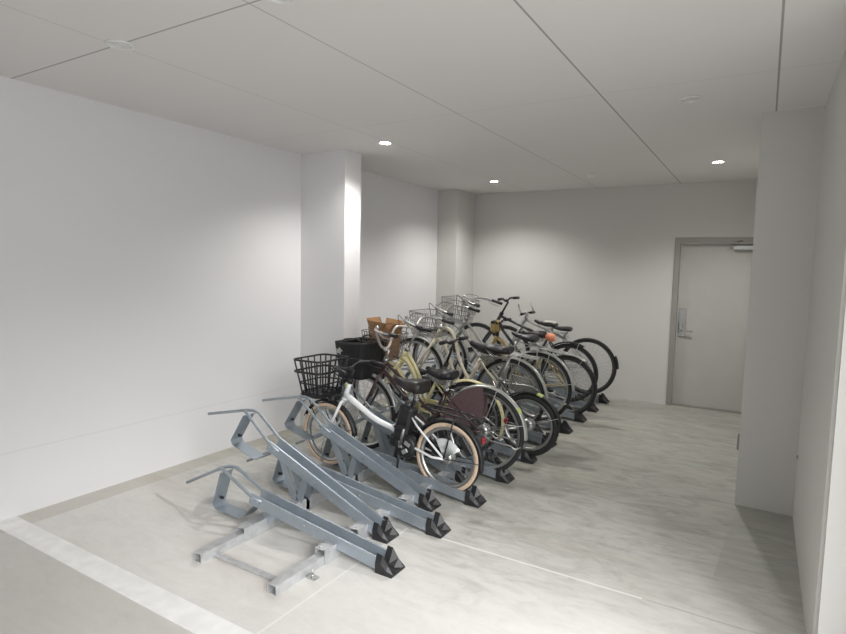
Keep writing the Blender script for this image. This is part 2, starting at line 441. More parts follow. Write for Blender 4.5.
PROF = [(-.062, .012), (-.052, .072), (-.040, .072), (-.026, .008), (.026, .008), (.040, .072), (.052, .072), (.062, .012)]
def thick(p, t=.003):
    # closed profile from an open path, offset downward/inside
    low = [(-.0585, .012), (-.049, .068), (-.0425, .068), (-.0285, .005), (.0285, .005), (.0425, .068), (.049, .068), (.0585, .012)]
    return p + low[::-1]
def channel_unit(y, high):
    ox = -1.870 if high else -1.640
    tilt = R_(22.0 if high else 7.8)
    root = None
    def T(u, w, h): # along the channel (towards the wall), sideways (+y), up
        return V((ox-u*math.cos(tilt)+h*math.sin(tilt), y+w, .004+u*math.sin(tilt)+h*math.cos(tilt)))-ro
    L = .975 if high else .985
    b = MB(); up = V((math.sin(tilt), 0, math.cos(tilt)))
    pr = thick(PROF); A = T(0, 0, 0); B = T(L, 0, 0)
    b.sweep([A, B], pr, up)
    ch = b.build('wheel_channel', ['galv'], rack)
    # end cap: black ramp with two upright ears
    x0 = ox+.015; x1 = ox+.085; c = MB()
    def ring(x, s, wv, zt):
        pts = [(-.066*wv, 0), (-.066*wv, .055*s+.004), (-.050*wv, .098*s+.006), (-.012, .022*s+.004), (.012, .022*s+.004), (.050*wv, .098*s+.006), (.066*wv, .055*s+.004), (.066*wv, 0)]
        return [V((x, y+a, z+.001))-ro for a, z in pts]
    c.loft([ring(ox-.02, .98, 1, 0), ring(x0, .95, 1, 0), ring(ox+.05, .45, 1, 0), ring(x1, .03, 1.0, 0)], smooth=False)
    c.build('end_cap', 'black', ch)
    # bolts
    for u in (L-.07, L-.02, L*.55):
        for sgn in (-1, 1):
            q = MB(); q.cyl(T(u, sgn*.055, .045), T(u, sgn*.064, .047), .007, 8); q.build('bolt', 'chrome', ch)
    # guide arm: two rods meeting in an arch, with one tail
    g = MB()
    g.tube([T(L-.10, .052, .055), T(L, .052, .058), T(L+.24, .045, .128), T(L+.285, .03, .126), T(L+.32, 0, .114), T(L+.36, -.015, .088), T(L+.63, -.02, -.095)], .0105, 8)
    g.tube([T(L-.10, -.052, .055), T(L, -.052, .058), T(L+.22, -.048, .122), T(L+.28, -.035, .126), T(L+.32, -.018, .118)], .0105, 8)
    g.build('guide_arm', 'galv', ch)
    # strap loop that holds the front tyre
    s = MB(); W = .050
    path = [(L+.25, .125), (L+.285, .10), (L+.330, -.125), (L+.305, -.148), (L+.09, -.128), (L+.06, -.112), (L-.035, .01)]
    pts = [T(u, 0, h) for u, h in path]
    s.sweep(pts, [(-.002, -W), (.002, -W), (.002, W), (-.002, W)], (0, 1, 0))
    s.build('tyre_loop', 'galv', ch)
    q2 = T(L+.318, 0, -.09); s = MB(); s.cyl(q2, q2+V((.022, 0, .0)), .010, 8); s.build('bolt', 'black', ch)
    # supports
    lp = ((-2.53, .85, .026), (-2.50, .62, .026)) if high else ((-2.50, .80, .035),)
    for bx0, u, hw in lp:
        for sgn in (-1, 1):
            w = sgn*.036; p = MB()
            p.sweep([V((bx0, y+w, .075))-ro, T(u, w, .012)], [(-.0025, -hw), (.0025, -hw), (.0025, hw), (-.0025, hw)], (1, 0, 0))
            p.build('support_leg', 'galv', ch)
    # saddle clamps on the rails
    for x in (-2.52, -1.965):
        k = MB(); cy = y-.08
        prof = [(-.036, .004), (-.036, .080), (.036, .080), (.036, .004), (.032, .004), (.032, .076), (-.032, .076), (-.032, .004)]
        ll = .13 if x < -2.2 else .07
        k.sweep([V((x, cy-ll, 0))-ro, V((x, cy+ll, 0))-ro], prof, (0, 0, 1))
        k.cyl(V((x-.012, cy-ll*.7, .080))-ro, V((x-.012, cy-ll*.7, .087))-ro, .008, 6)
        k.cyl(V((x+.012, cy+ll*.7, .080))-ro, V((x+.012, cy+ll*.7, .087))-ro, .008, 6)
        k.build('rail_clamp', 'rail', ch)
for i in range(10):
    yl = 2.40+.52*i
    channel_unit(yl, False)
    if i < 9: channel_unit(yl+.29, True)

# ------------------------------------------------------------------ bicycles
def wheel(name, parent, cx, R, w=.038, tyre='rubber', rim='steel', wall=None, nsp=32, sp=.0012, drum=.022, tt=None, mag=False):
    """rim mesh is the wheel part; tyre, spokes and hub are its sub-parts"""
    tt = tt or w
    r_in = R-tt*1.05
    c = (cx, 0, R)
    b = MB(); hw = w*.32
    b.revolve(c, [(r_in-.014, -hw*.7), (r_in-.014, hw*.7), (r_in+.004, hw), (r_in+.008, hw), (r_in+.008, -hw), (r_in+.004, -hw)], 56)
    rimo = b.build(name, rim, parent)
    t = MB(); sec = []; mis = []; n = 10
    for k in range(n):
        a = 2*PI*k/n+PI/n
        sec.append((R-tt*.52+tt*.52*math.cos(a), w*.5*math.sin(a)))
    for k in range(n):
        am = 2*PI*(k+1)/n
        ca = math.cos(am)
        mis.append(1 if (wall and -.75 < ca < .45) else 0)
    t.revolve(c, sec, 56, mis=mis)
    t.build('tyre', [tyre, wall] if wall else [tyre], rimo)
    s = MB(); hb = .027
    if mag:
        for k in range(5):
            a = 2*PI*k/5+.5; d = V((math.cos(a), 0, math.sin(a))); e = V((-d.z, 0, d.x))
            s.tube([V(c)+d*.02, V(c)+d*(r_in*.5), V(c)+d*(r_in-.008)], [.016, .010, .014], 8)
    else:
        for k in range(nsp):
            a = 2*PI*k/nsp; side = 1 if k % 2 else -1; aa = a+(.55 if (k//2) % 2 else -.55)
            p0 = V(c)+V((math.cos(aa)*drum, side*hb, math.sin(aa)*drum)); p1 = V(c)+V((math.cos(a)*(r_in-.012), side*.003, math.sin(a)*(r_in-.012)))
            s.tube([p0, p1], sp, 4, caps=False)
    s.build('spokes', 'spoke' if not mag else rim, rimo)
    h = MB(); h.revolve(c, [(.001, -.034), (drum+.004, -.034), (drum+.004, -.024), (drum*.7, -.018), (drum*.7, .018), (drum+.004, .024), (drum+.004, .034), (.001, .034)], 20)
    h.cyl(V(c)+V((0, -.058, 0)), V(c)+V((0, .058, 0)), .006, 8)
    for sg in (-1, 1): h.cyl(V(c)+V((0, sg*.050, 0)), V(c)+V((0, sg*.060, 0)), .011, 6)
    h.build('hub', 'steel', rimo)
    return rimo

def fender(name, parent, cx, R, a0, a1, m, w=.052, gap=.016, stay=None, tip=None, tipm=None, staym='steel'):
    b = MB(); r = R+gap; hw = w/2
    sect = [(r-.010, -hw), (r, -hw*.75), (r+.006, -hw*.3), (r+.006, hw*.3), (r, hw*.75), (r-.010, hw), (r-.011, hw*.92), (r-.002, hw*.68), (r+.004, hw*.25), (r+.004, -hw*.25), (r-.002, -hw*.68), (r-.011, -hw*.92)]
    b.revolve((cx, 0, R), sect, 36, R_(a0), R_(a1))
    mats = [m]
    f = b.build(name, mats, parent)
    if stay:
        s = MB()
        for a in stay:
            a = R_(a)
            for sg in (-1, 1):
                s.tube([(cx, sg*.052, R), (cx+math.cos(a)*r, sg*hw, R+math.sin(a)*r)], .0028, 6)
        s.build('fender_stay', staym, f)
    if tip:
        t = MB(); sect = [(r+.007, -hw*.6), (r+.009, -hw*.3), (r+.009, hw*.3), (r+.007, hw*.6), (r+.003, hw*.85), (r+.003, -hw*.85)]
        sect = [(r-.008, -hw-.002), (r+.003, -hw*.78), (r+.009, -hw*.3), (r+.009, hw*.3), (r+.003, hw*.78), (r-.008, hw+.002), (r-.006, hw*.9), (r+.005, 0), (r-.006, -hw*.9)]
        t.revolve((cx, 0, R), sect, 8, R_(tip[0]), R_(tip[1])); t.build('reflective_tape', tipm or 'lime', f)
    return f

def saddle(parent, top, L=.25, W=.20, m='saddle', thickz=.055, nose=0., post=None, postm='steel', rails=True, topm=None):
    """top: centre of the saddle's upper face; nose points to +x"""
    top = V(top); b = MB(); rings = []
    for t, wd, dz, th in ((-.5, .62, .004, .7), (-.46, .9, .010, .95), (-.3, 1., .012, 1.), (-.1, .86, .004, .95), (.1, .46, -.004, .8), (.3, .27, -.002, .65), (.44, .22, .004, .55), (.5, .12, -.006, .3)):
        hw = W*wd/2; x = t*L; ring = []
        for k in range(14):
            a = 2*PI*k/14
            yy = hw*math.cos(a); zz = math.sin(a)
            z = -thickz*th*.5+thickz*th*.5*(abs(zz)**.7)*(1 if zz > 0 else -1)
            ring.append(top+V((x, yy, z+dz+nose*x)))
        rings.append(ring)
    b.loft(rings); o = b.build('saddle', m, parent)
    if topm:
        c = MB(); r2 = []
        for t, wd, dz in ((-.49, .55, .010), (-.40, .86, .017), (-.25, .9, .018), (-.1, .78, .010), (.05, .5, .004)):
            hw = W*wd/2; x = t*L
            r2.append([top+V((x, hw*math.cos(2*PI*k/12), dz+.004*math.sin(2*PI*k/12)+nose*x-(.012 if abs(math.cos(2*PI*k/12)) > .9 else 0))) for k in range(12)])
        c.loft(r2); c.build('saddle_cover', topm, o)
    s = MB()
    for sg in (-1, 1):
        s.tube([top+V((-L*.38, sg*.03, -thickz*.8)), top+V((-L*.2, sg*.022, -thickz-.022)), top+V((L*.12, sg*.022, -thickz-.022)), top+V((L*.40, sg*.01, -thickz*.55))], .0038, 6)
    if W > .18:
        for sg in (-1, 1):   # coil springs under a city saddle
            pts = [top+V((-L*.34+.016*math.cos(a), sg*.05+.016*math.sin(a), -thickz*.9-.045*a/(8*PI))) for a in [2*PI*q/8*1. for q in range(33)]]
            s.tube(pts, .003, 5)
    s.build('saddle_rail', 'steel', o)
    return o

def wire_basket(parent, c, lx, ly, h, taper=.78, m='wire', r=.0022, rim=.004, nv=9, nr=5, name='basket', R=None, bars=None):
    """c: centre of the bottom; lx along the bicycle, ly across"""
    c = V(c); b = MB()
    def loop(z, k):
        s = taper+(1-taper)*k; ax, ay = lx/2*s, ly/2*s; q = .03; pts = []
        for sx, sy, a0 in ((1, 1, 0), (-1, 1, 90), (-1, -1, 180), (1, -1, 270)):
            for a in (0, 45, 90):
                t = R_(a0+a); pts.append(V((sx*(ax-q)+q*math.cos(t), sy*(ay-q)+q*math.sin(t), z)))
        return pts
    for i in range(nr+1):
        k = i/nr
        b.tube([c+p for p in loop(h*k, k)], rim if i in (0, nr) else r, 6, closed=True)
    for i in range(nv+1):
        f = -1+2*i/nv
        for ax in (0, 1):
            for sg in (-1, 1):
                def P(k):
                    s = taper+(1-taper)*k
                    return V((f*(lx/2*s-.02), sg*ly/2*s, h*k)) if ax == 0 else V((sg*lx/2*s, f*(ly/2*s-.02), h*k))
                b.tube([c+P(0), c+P(1)], r, 5, caps=False)
        s = taper
        b.tube([c+V((-lx/2*s, f*(ly/2*s-.02), 0)), c+V((lx/2*s, f*(ly/2*s-.02), 0))], r, 5, caps=False)
    return b.build(name, m, parent)

def bars_city(parent, st, m='steel', width=.56, sweep=.22, rise=.07, grip='black', fwd=.03, gl=.11, bell=True, lever='steel', drop=0.):
    st = V(st); b = MB(); hw = width/2; r = .011
    for sg in (-1, 1):
        b.tube([st, st+V((fwd, sg*.07, rise*.2)), st+V((fwd*.8, sg*.15, rise)), st+V((-sweep*.35, sg*(hw-.02), rise)), st+V((-sweep, sg*hw, rise-.02-drop))], r, 8, smooth_path=6)
    o = b.build('handlebar', m, parent)
    for sg in (-1, 1):
        e = st+V((-sweep, sg*hw, rise-.02-drop)); d = (e-(st+V((-sweep*.35, sg*(hw-.02), rise)))).normalized()
        g = MB(); g.tube([e-d*gl, e-d*gl*.5, e, e+d*.008], [.0165, .0155, .017, .012], 10); g.build('grip', grip, o)
        l = MB(); p = e-d*(gl+.03)
        l.tube([p, p+V((.012, sg*.004, -.016)), p+d*.05+V((.02, sg*.0, -.035)), p+d*.13+V((.014, 0, -.035))], [.008, .006, .005, .005], 6); l.build('brake_lever', lever, o)
    if bell:
        k = MB(); p = st+V((fwd, .12, rise+.018)); k.revolve(p, [(.001, -.016), (.014, -.012), (.019, 0), (.014, .012), (.001, .016)], 14); k.build('bell', 'chrome', o)
    cb = MB()
    for sg in (-1, 1):
        p = st+V((-sweep*.2, sg*(hw-.03), rise-.01))
        cb.tube([p, st+V((fwd+.09, sg*.12, rise+.02)), st+V((fwd+.08, sg*.03, -.09)), st+V((.03, 0, -.22))], .0028, 5, smooth_path=6)
    cb.build('cable', 'black', o)
    return o

def bars_flat(parent, st, width=.54, m='black', ends=False, rise=.02):
    st = V(st); b = MB(); hw = width/2
    b.tube([st+V((-.03, -hw, rise)), st+V((0, -.12, rise)), st+V((0, -.05, 0)), st+V((0, .05, 0)), st+V((0, .12, rise)), st+V((-.03, hw, rise))], .011, 8, smooth_path=4)
    o = b.build('handlebar', m, parent)
    for sg in (-1, 1):
        g = MB(); g.tube([st+V((-.015, sg*(hw-.12), rise)), st+V((-.03, sg*(hw+.005), rise))], .017, 10); g.build('grip', 'black', o)
        l = MB(); p = st+V((-.005, sg*(hw-.14), rise)); l.tube([p, p+V((.03, 0, -.015)), p+V((.035, sg*.09, -.03))], [.008, .006, .005], 6); l.build('brake_lever', 'steel', o)
        if ends:
            q = MB(); p = st+V((-.03, sg*(hw-.005), rise)); q.tube([p, p+V((.03, 0, .05)), p+V((.06, -sg*.01, .12))], .010, 8); q.build('bar_end', 'steel', o)
    return o

def bike(label, hub, R=.335, wb=1.10, dz=0., yaw=0., lean=0., **k):
    hx, y, hz = hub
    pitch = math.asin(dz/wb)
    root = empty('bicycle')
    Rot = Matrix.Rotation(yaw, 3, 'Z') @ Matrix.Rotation(PI, 3, 'Z') @ Matrix.Rotation(-pitch, 3, 'Y') @ Matrix.Rotation(lean, 3, 'X')
    root.location = V((hx, y, hz)) - Rot @ V((0, 0, R))
    root.rotation_euler = Rot.to_euler()
    tag(root, label, 'bicycle', 'bicycles parked in the rack')
    fm = k.get('fm', 'silver'); steel = k.get('steel', 'steel')
    A = V((0, 0, R)); F = V((wb, 0, R)); bbx = k.get('bbx', .45); BB = V((bbx, 0, k.get('bbz', R-.055)))
    sa = R_(k.get('sa', 70)); SL = k.get('SL', .42); ST = BB+V((-math.cos(sa), 0, math.sin(sa)))*SL
    ha = R_(k.get('ha', 69)); hd = V((-math.cos(ha), 0, math.sin(ha))); rake = k.get('rake', .05)
    FL = k.get('FL', R+.07)
    HB = F-V((math.sin(ha), 0, math.cos(ha)))*rake+hd*FL; HT = HB+hd*k.get('HL', .15)
    SH = k.get('SH', .12)     # stem rise
    # wheels
    wk = dict(w=k.get('tw', .038), tyre=k.get('tyre', 'rubber'), rim=k.get('rim', 'steel'), wall=k.get('wall'), nsp=k.get('nsp', 32))
    wheel('rear_wheel', root, 0, R, drum=k.get('drum', .03), mag=k.get('mag', False), **wk)
    wheel('front_wheel', root, wb, R, drum=.026 if k.get('dyn', True) else .018, **wk)
    # frame
    b = MB(); tr = k.get('tr', .016)
    b.cyl(HB, HT, .021, 14)
    b.cyl(BB-V((0, .036, 0)), BB+V((0, .036, 0)), .022, 14)
    st = k.get('style', 'swan')
    b.tube([BB, ST], .0155, 10)
    j = ST-(ST-BB).normalized()*.02
    for sg in (-1, 1):
        b.tube([A+V((0, sg*.055, 0)), A+V((.10, sg*.05, -.005)), BB+V((-.06, sg*.03, 0)), BB+V((0, sg*.02, 0))], .0095, 8)
        sj = k.get('sj', 1.)
        jj = BB.lerp(ST, .94*sj)
        b.tube([A+V((0, sg*.055, 0)), A.lerp(jj, .75)+V((0, sg*.042, 0)), jj+V((0, sg*.014, 0))], .008, 8)
    if st == 'swan':
        b.tube([HB+hd*.03, HB+hd*.03+(BB-HB)*.33+V((-.02, 0, -.035)), HB+(BB-HB)*.7+V((-.01, 0, -.03)), BB], tr*1.15, 10, smooth_path=6)
        q = BB.lerp(ST, .35)
        b.tube([HT-hd*.02, HT+(q-HT)*.35+V((-.02, 0, -.03)), HT+(q-HT)*.75+V((0, 0, -.035)), q], tr*.85, 10, smooth_path=6)
    elif st == 'arch':
        q = BB.lerp(ST, .3)
        b.tube([HB+hd*.03, HB+V((-.07, 0, .01)), HB.lerp(BB, .45)+V((-.05, 0, .05)), BB], tr*1.15, 10, smooth_path=6)
        b.tube([HT-hd*.02, HT.lerp(q, .5)+V((-.01, 0, .015)), q], tr*.8, 10, smooth_path=6)
    elif st == 'loop':
        q = BB.lerp(ST, .28)
        b.tube([HB+hd*.02, HB+V((-.05, 0, .0)), HB+V((-.13, 0, -.07)), HB+(BB-HB)*.62+V((-.0, 0, .0)), BB], tr, 10, smooth_path=7)
        b.tube([HT-hd*.02, HT+V((-.06, 0, .0)), HT+V((-.15, 0, -.07)), HT+(q-HT)*.66+V((-.0, 0, .02)), q], tr, 10, smooth_path=7)
    elif st == 'ebike':
        b.tube([HB+hd*.04, HB.lerp(BB, .5)+V((0, 0, .018)), BB+V((.10, 0, .09)), BB+V((.02, 0, .03))], [.024, .023, .021, .02], 12, smooth_path=5)
        b.tube([BB+V((.12, 0, .10)), BB+V((.07, 0, .125)), BB+V((.0, 0, .15)), BB.lerp(ST, .5)], .011, 8, smooth_path=5)
    elif st == 'diamond':
        b.tube([HB+hd*.03, BB], tr*1.1, 10); b.tube([HT-hd*.03, ST-(ST-BB).normalized()*.03], tr, 10)
    elif st == 'mixte':
        b.tube([HB+hd*.03, BB], tr*1.1, 10); b.tube([HT-hd*.03, BB.lerp(ST, .45)], tr, 10)
    b.build('frame', fm, root)
    # fork
    b = MB(); cr = HB-hd*.01
    for sg in (-1, 1):
        b.tube([cr, cr+V((0, sg*.042, -.012)), F.lerp(cr, .45)+V((-.012, sg*.052, 0)), F+V((0, sg*.055, 0))], [.015, .013, .011, .008], 8)
    b.cyl(HB-hd*.008, HB+hd*.012, .024, 14)
    fk = b.build('fork', k.get('fkm', fm), root)
    # stem
    st0 = HT+hd*SH+V((k.get('stf', .03), 0, 0))
    b = MB(); b.cyl(HT-hd*.02, HT+hd*.02, .023, 12); b.tube([HT, HT+hd*(SH-.01), st0], .0125, 8); b.rbox(st0, (.034, .05, .034), .006)
    b.build('stem', k.get('stm', steel), root)
    if k.get('bars', 'city') == 'city': bars_city(root, st0, **k.get('bk', {}))
    else: bars_flat(root, st0, **k.get('bk', {}))
    # seat post + saddle
    PH = k.get('PH', .12); sd = (ST-BB).normalized(); top = ST+sd*PH+V((0, 0, .075))
    b = MB(); b.cyl(ST-sd*.03, ST+sd*PH, .0125, 12); b.cyl(ST-sd*.012, ST+sd*.01, .02, 12); b.cyl(ST+sd*PH-V((0, .03, 0)), ST+sd*PH+V((0, .03, 0)), .014, 8)
    b.tube([ST+V((0, -.02, 0)), ST+V((-.03, -.03, -.005)), ST+V((-.055, -.03, -.01))], .005, 6)
    b.build('seat_post', k.get('pm', steel), root)
    saddle(root, top+V((k.get('sdx', 0), 0, 0)), **k.get('sk', {}))
    # crank set
    ca = R_(k.get('crank', 20)); b = MB(); cl = .16; d = V((math.cos(ca), 0, math.sin(ca)))
    for sg in (-1, 1):
        b.tube([BB+V((0, sg*.058, 0)), BB+V((0, sg*.062, 0))+d*sg*-1*cl], [.012, .009], 8)
    b.cyl(BB-V((0, .062, 0)), BB+V((0, .062, 0)), .011, 10)
    b.revolve(BB+V((0, -.046, 0)), [(.02, -.002), (.085, -.002), (.088, 0), (.085, .002), (.02, .002)], 28)
    cr_ = b.build('crank', steel, root)
    for sg in (-1, 1):
        p = MB(); c = BB+V((0, sg*.11, 0))+d*sg*-1*cl; p.rbox(c, (.085, .075, .022), .005); p.cyl(BB+V((0, sg*.062, 0))+d*sg*-1*cl, c, .006, 6); p.build('pedal', 'black', cr_)
    # chain case on the drive side (-y local is the right side)
    if k.get('case', True):
        b = MB(); s0 = BB+V((0, -.048, 0)); s1 = A+V((0, -.048, 0)); rs = .098; re = .045; n = 12; up = []; 
        ax = (s0-s1).normalized(); nz = V((-ax.z, 0, ax.x))
        if nz.z < 0: nz = -nz
        loopp = [s0+ax*rs*math.cos(a)+nz*rs*math.sin(a) for a in [R_(-95+190*i/n) for i in range(n+1)]]
        loopp += [s1+ax*re*math.cos(a)+nz*re*math.sin(a) for a in [R_(95+170*i/n) for i in range(n+1)]]
        f = [p+V((0, -.012, 0)) for p in loopp]; g = [p+V((0, .012, 0)) for p in loopp]; L_ = len(f)
        b.add(f+g, [list(range(L_)), list(range(L_, 2*L_))[::-1]]+[(i, (i+1) % L_, L_+(i+1) % L_, L_+i) for i in range(L_)])
        b.build('chain_case', k.get('casem', 'steel'), root)
    else:
        b = MB()
        b.tube([BB+V((0, -.048, .045)), A+V((0, -.048, .03))], .003, 5); b.tube([BB+V((0, -.048, -.045)), A+V((0, -.048, -.03))], .003, 5); b.build('chain', 'rubber', root)
    # fenders
    if k.get('rf'): fender('rear_fender', root, 0, R, w=k.get('fw', .052), **k['rf'])
    if k.get('ff'): fender('front_fender', root, wb, R, w=k.get('fw', .052), **k['ff'])
    # rack over the rear wheel
    if k.get('carrier'):
        zc = 2*R+.05; b = MB(); cm = k['carrier']
        b.tube([(.14, -.05, zc), (.10, -.06, zc), (-.18, -.06, zc), (-.21, -.03, zc), (-.21, .03, zc), (-.18, .06, zc), (.10, .06, zc), (.14, .05, zc)], .006, 7, smooth_path=3)
        for yy in (-.02, .02): b.tube([(.12, yy, zc), (-.205, yy, zc)], .004, 6)
        for xx in (.08, -.05, -.16): b.tube([(xx, -.06, zc), (xx, .06, zc)], .004, 6)
        for sg in (-1, 1):
            b.tube([(0, sg*.060, R), (-.07, sg*.062, zc-.1), (-.08, sg*.06, zc)], .0045, 6)
            b.tube([(0, sg*.060, R), (.04, sg*.062, zc-.1), (.05, sg*.06, zc)], .0045, 6)
            b.tube([(.13, sg*.05, zc), ST.lerp(BB, .15)+V((0, sg*.02, 0))], .0045, 6)
        b.build('rear_carrier', k.get('carm', cm), root)
    if k.get('guard'):
        b = MB(); r0 = R+.006; pts = [V((0, 0, 0))]
        for sg in (-1, 1):
            arc = [V((r0*math.cos(R_(a)), 0, R+r0*math.sin(R_(a)))) for a in range(k.get('g0', 28), k.get('g1', 119), 6)]
            inner = [V((.10*math.cos(R_(a)), 0, R+.10*math.sin(R_(a)))) for a in range(k.get('g1', 119), k.get('g0', 28), -12)]
            lp = [p+V((0, sg*.040, 0)) for p in arc+inner]; n = len(lp); lp2 = [p+V((0, sg*.003, 0)) for p in lp]
            b.add(lp+lp2, [list(range(n)), list(range(n, 2*n))[::-1]]+[(i, (i+1) % n, n+(i+1) % n, n+i) for i in range(n)])
        b.build('skirt_guard', k['guard'], root)
    if k.get('refl'):
        c = V(k['refl']); b = MB(); b.rbox(c, (.018, .045, .045), .006); b.rbox(c+V((.012, 0, 0)), (.01, .03, .03), .003); b.build('rear_reflector', k.get('reflm', 'red'), root)
    if k.get('lamp', True):
        c = V(k.get('lampp', (wb-.06, 0, 2*R+.06))); b = MB(); b.tube([c-V((.04, 0, 0)), c, c+V((.03, 0, 0))], [.018, .030, .034], 14); b.tube([c-V((.02, 0, 0)), cr+V((.02, 0, .02))], .004, 6)
        l = b.build('head_lamp', k.get('lampm', 'black'), root)
        q = MB(); q.tube([c+V((.03, 0, 0)), c+V((.036, 0, 0)), c+V((.040, 0, 0))], [.031, .028, .012], 14); q.build('lamp_lens', 'lens', l)
    # kickstand
    ks = k.get('stand', 'twin')
    b = MB()
    if ks == 'twin':       # folded up under the rear wheel hub
        for sg in (-1, 1): b.tube([A+V((0, sg*.068, -.005)), A+V((-.10, sg*.075, -.05)), A+V((-.26, sg*.085, -.06)), A+V((-.30, sg*.09, -.08))], .007, 7)
        b.tube([A+V((-.30, .09, -.08)), A+V((-.31, 0, -.08)), A+V((-.30, -.09, -.08))], .007, 7)
    elif ks == 'side':
        b.tube([BB+V((-.10, .03, -.02)), BB+V((-.13, .06, -.04)), BB+V((-.36, .075, -.03))], .008, 7)
    elif ks == 'down':
        b.tube([BB+V((.02, .03, -.05)), BB+V((.02, .05, -.10)), BB+V((.02, .07, -.19))], .009, 7)
    b.build('kickstand', k.get('ksm', steel), root)
    if k.get('basket'):
        bp = dict(k['basket']); c = V(bp.pop('c')); s_ = MB()
        o = wire_basket(root, c, **bp)
        s_.tube([c+V((-.02, -.07, 0)), F+V((0, -.062, .0))], .0035, 6); s_.tube([c+V((-.02, .07, 0)), F+V((0, .062, 0))], .0035, 6)
        s_.build('basket_stay', bp.get('m', 'wire'), o)
    return root, dict(A=A, F=F, BB=BB, ST=ST, HT=HT, HB=HB, top=top, st0=st0, R=R, wb=wb, Rot=Rot)

def world_of(root, g, p): return root.location + g['Rot'] @ V(p)

# 1 ---- white electric bicycle with small tan-walled wheels
e, g = bike('white electric bicycle with small tan-walled wheels and open black front basket, nearest the camera',
    (-1.83, 3.43, .285), R=.257, wb=1.08, dz=-.012, fm='white', style='ebike', bbx=.36, bbz=.30, SL=.24, sa=76, sj=1.0, ha=70, FL=.335, HL=.16, SH=.10, PH=.175, pm='black',
    tw=.046, wall='tan', rim='steel', nsp=28, drum=.045,
    rf=dict(a0=30, a1=192, m='black', stay=(180,), staym='black'), ff=dict(a0=25, a1=175, m='black', stay=(165,), staym='black'),
    sk=dict(L=.27, W=.21, m='leather', thickz=.10, nose=.05), stm='black', bk=dict(m='black', lever='black', width=.48, rise=.03, sweep=.14, bell=False),
    case=True, casem='black', stand='down', ksm='black', lampp=(1.10, 0, .585), crank=-75, sdx=.06,
    refl=(-.275, 0, .42))
# battery, motor, carrier, basket
b = MB(); b.rbox(g['BB']+V((-.005, 0, .15)), (.115, .11, .28), .02, Matrix.Rotation(R_(-15), 3, 'Y')); bt = b.build('battery', 'black', e)
b = MB(); b.rbox(g['BB']+V((-.035, .0, .295)), (.05, .06, .04), .01); b.build('battery_handle', 'charcoal', bt)
b = MB(); c = g['BB']
b.revolve(c+V((-.03, 0, -.01)), [(.001, -.055), (.075, -.055), (.088, -.04), (.088, .04), (.075, .055), (.001, .055)], 28)
b.rbox(c+V((.07, 0, .01)), (.10, .085, .09), .02); mo = b.build('motor', 'black', e)
b = MB()
for a in (0, 120, 240): b.rbox(c+V((-.03, .057, -.01))+V((.035*math.cos(R_(a+20)), 0, .035*math.sin(R_(a+20)))), (.03, .006, .05), .002, Matrix.Rotation(R_(-a), 3, 'Y'))
b.build('motor_cover', 'silver', mo)
b = MB()
b.tube([(.20, -.035, .60), (.10, -.055, .595), (-.16, -.055, .565), (-.20, 0, .56), (-.16, .055, .565), (.10, .055, .595), (.20, .035, .60)], .008, 8, smooth_path=3)
for xx in (.05, -.06, -.14): b.tube([(xx, -.055, .585), (xx, .055, .585)], .005, 6)
for sg in (-1, 1): b.tube([(0, sg*.06, .262), (-.05, sg*.062, .45), (-.08, sg*.055, .575)], .006, 7)
b.build('rear_carrier', 'black', e)
b = MB(); b.rbox((-.16, .045, .37), (.05, .02, .14), .006, Matrix.Rotation(.6, 3, 'Y')); b.build('wheel_guard', 'black', e)
b = MB(); p = g['HB'].lerp(g['HT'], .5)+V((0, 0, .02)); b.tube([p-V((0, 0, .0)), p+V((-.012, 0, .035))], .0225, 12); b.build('serial_tag', 'lime', e)
b = MB(); b.revolve((0, .045, .262), [(.04, 0), (.14, 0), (.14, .004), (.04, .004)], 20, R_(60), R_(150)); b.build('spoke_cover', 'lens', e)
# thick plastic basket
bc = V((1.155, 0, .565)); b = MB()
lx, ly, hh, tp = .29, .37, .29, .72
def loop(z, k, q=.05, ex=0):
    s = tp+(1-tp)*k; ax, ay = lx/2*s+ex, ly/2*s+ex; pts = []
    for sx, sy, a0 in ((1, 1, 0), (-1, 1, 90), (-1, -1, 180), (1, -1, 270)):
        for a in (0, 30, 60, 90):
            t = R_(a0+a); pts.append(bc+V((sx*(ax-q)+q*math.cos(t), sy*(ay-q)+q*math.sin(t), z)))
    return pts
for k_, r_, ex in ((0, .008, 0), (.04, .008, 0), (.10, .007, 0), (.36, .006, 0), (.68, .009, .012), (1, .008, .0)): b.tube(loop(hh*k_, k_, ex=ex), r_, 8, closed=True)
for i in range(5):
    f = -1+2*i/4
    for ax in (0, 1):
        for sg in (-1, 1):
            P = (lambda k: V((f*(lx/2*(tp+(1-tp)*k)-.03), sg*ly/2*(tp+(1-tp)*k), hh*k))) if ax == 0 else (lambda k: V((sg*lx/2*(tp+(1-tp)*k), f*(ly/2*(tp+(1-tp)*k)-.03), hh*k)))
            b.tube([bc+P(0), bc+P(1)], .006, 6)
    b.tube([bc+V((-lx/2*tp, f*.11, 0)), bc+V((lx/2*tp, f*.11, 0))], .006, 6)
b.box(bc+V((0, 0, .012)), (lx*tp, ly*tp, .008))
bo = b.build('basket', 'black', e)
b = MB()
for sg in (-1, 1): b.tube([bc+V((.08, sg*.08, 0)), bc+V((.03, sg*.07, -.12)), g['F']+V((0, sg*.062, 0))], .004, 6)
b.build('basket_stay', 'black', bo)
b = MB(); b.rbox(bc+V((-.13, 0, -.01)), (.06, .10, .05), .01); b.tube([bc+V((-.13, 0, -.02)), g['HB']+V((.03, 0, .03))], .012, 8); b.build('basket_bracket', 'black', bo)

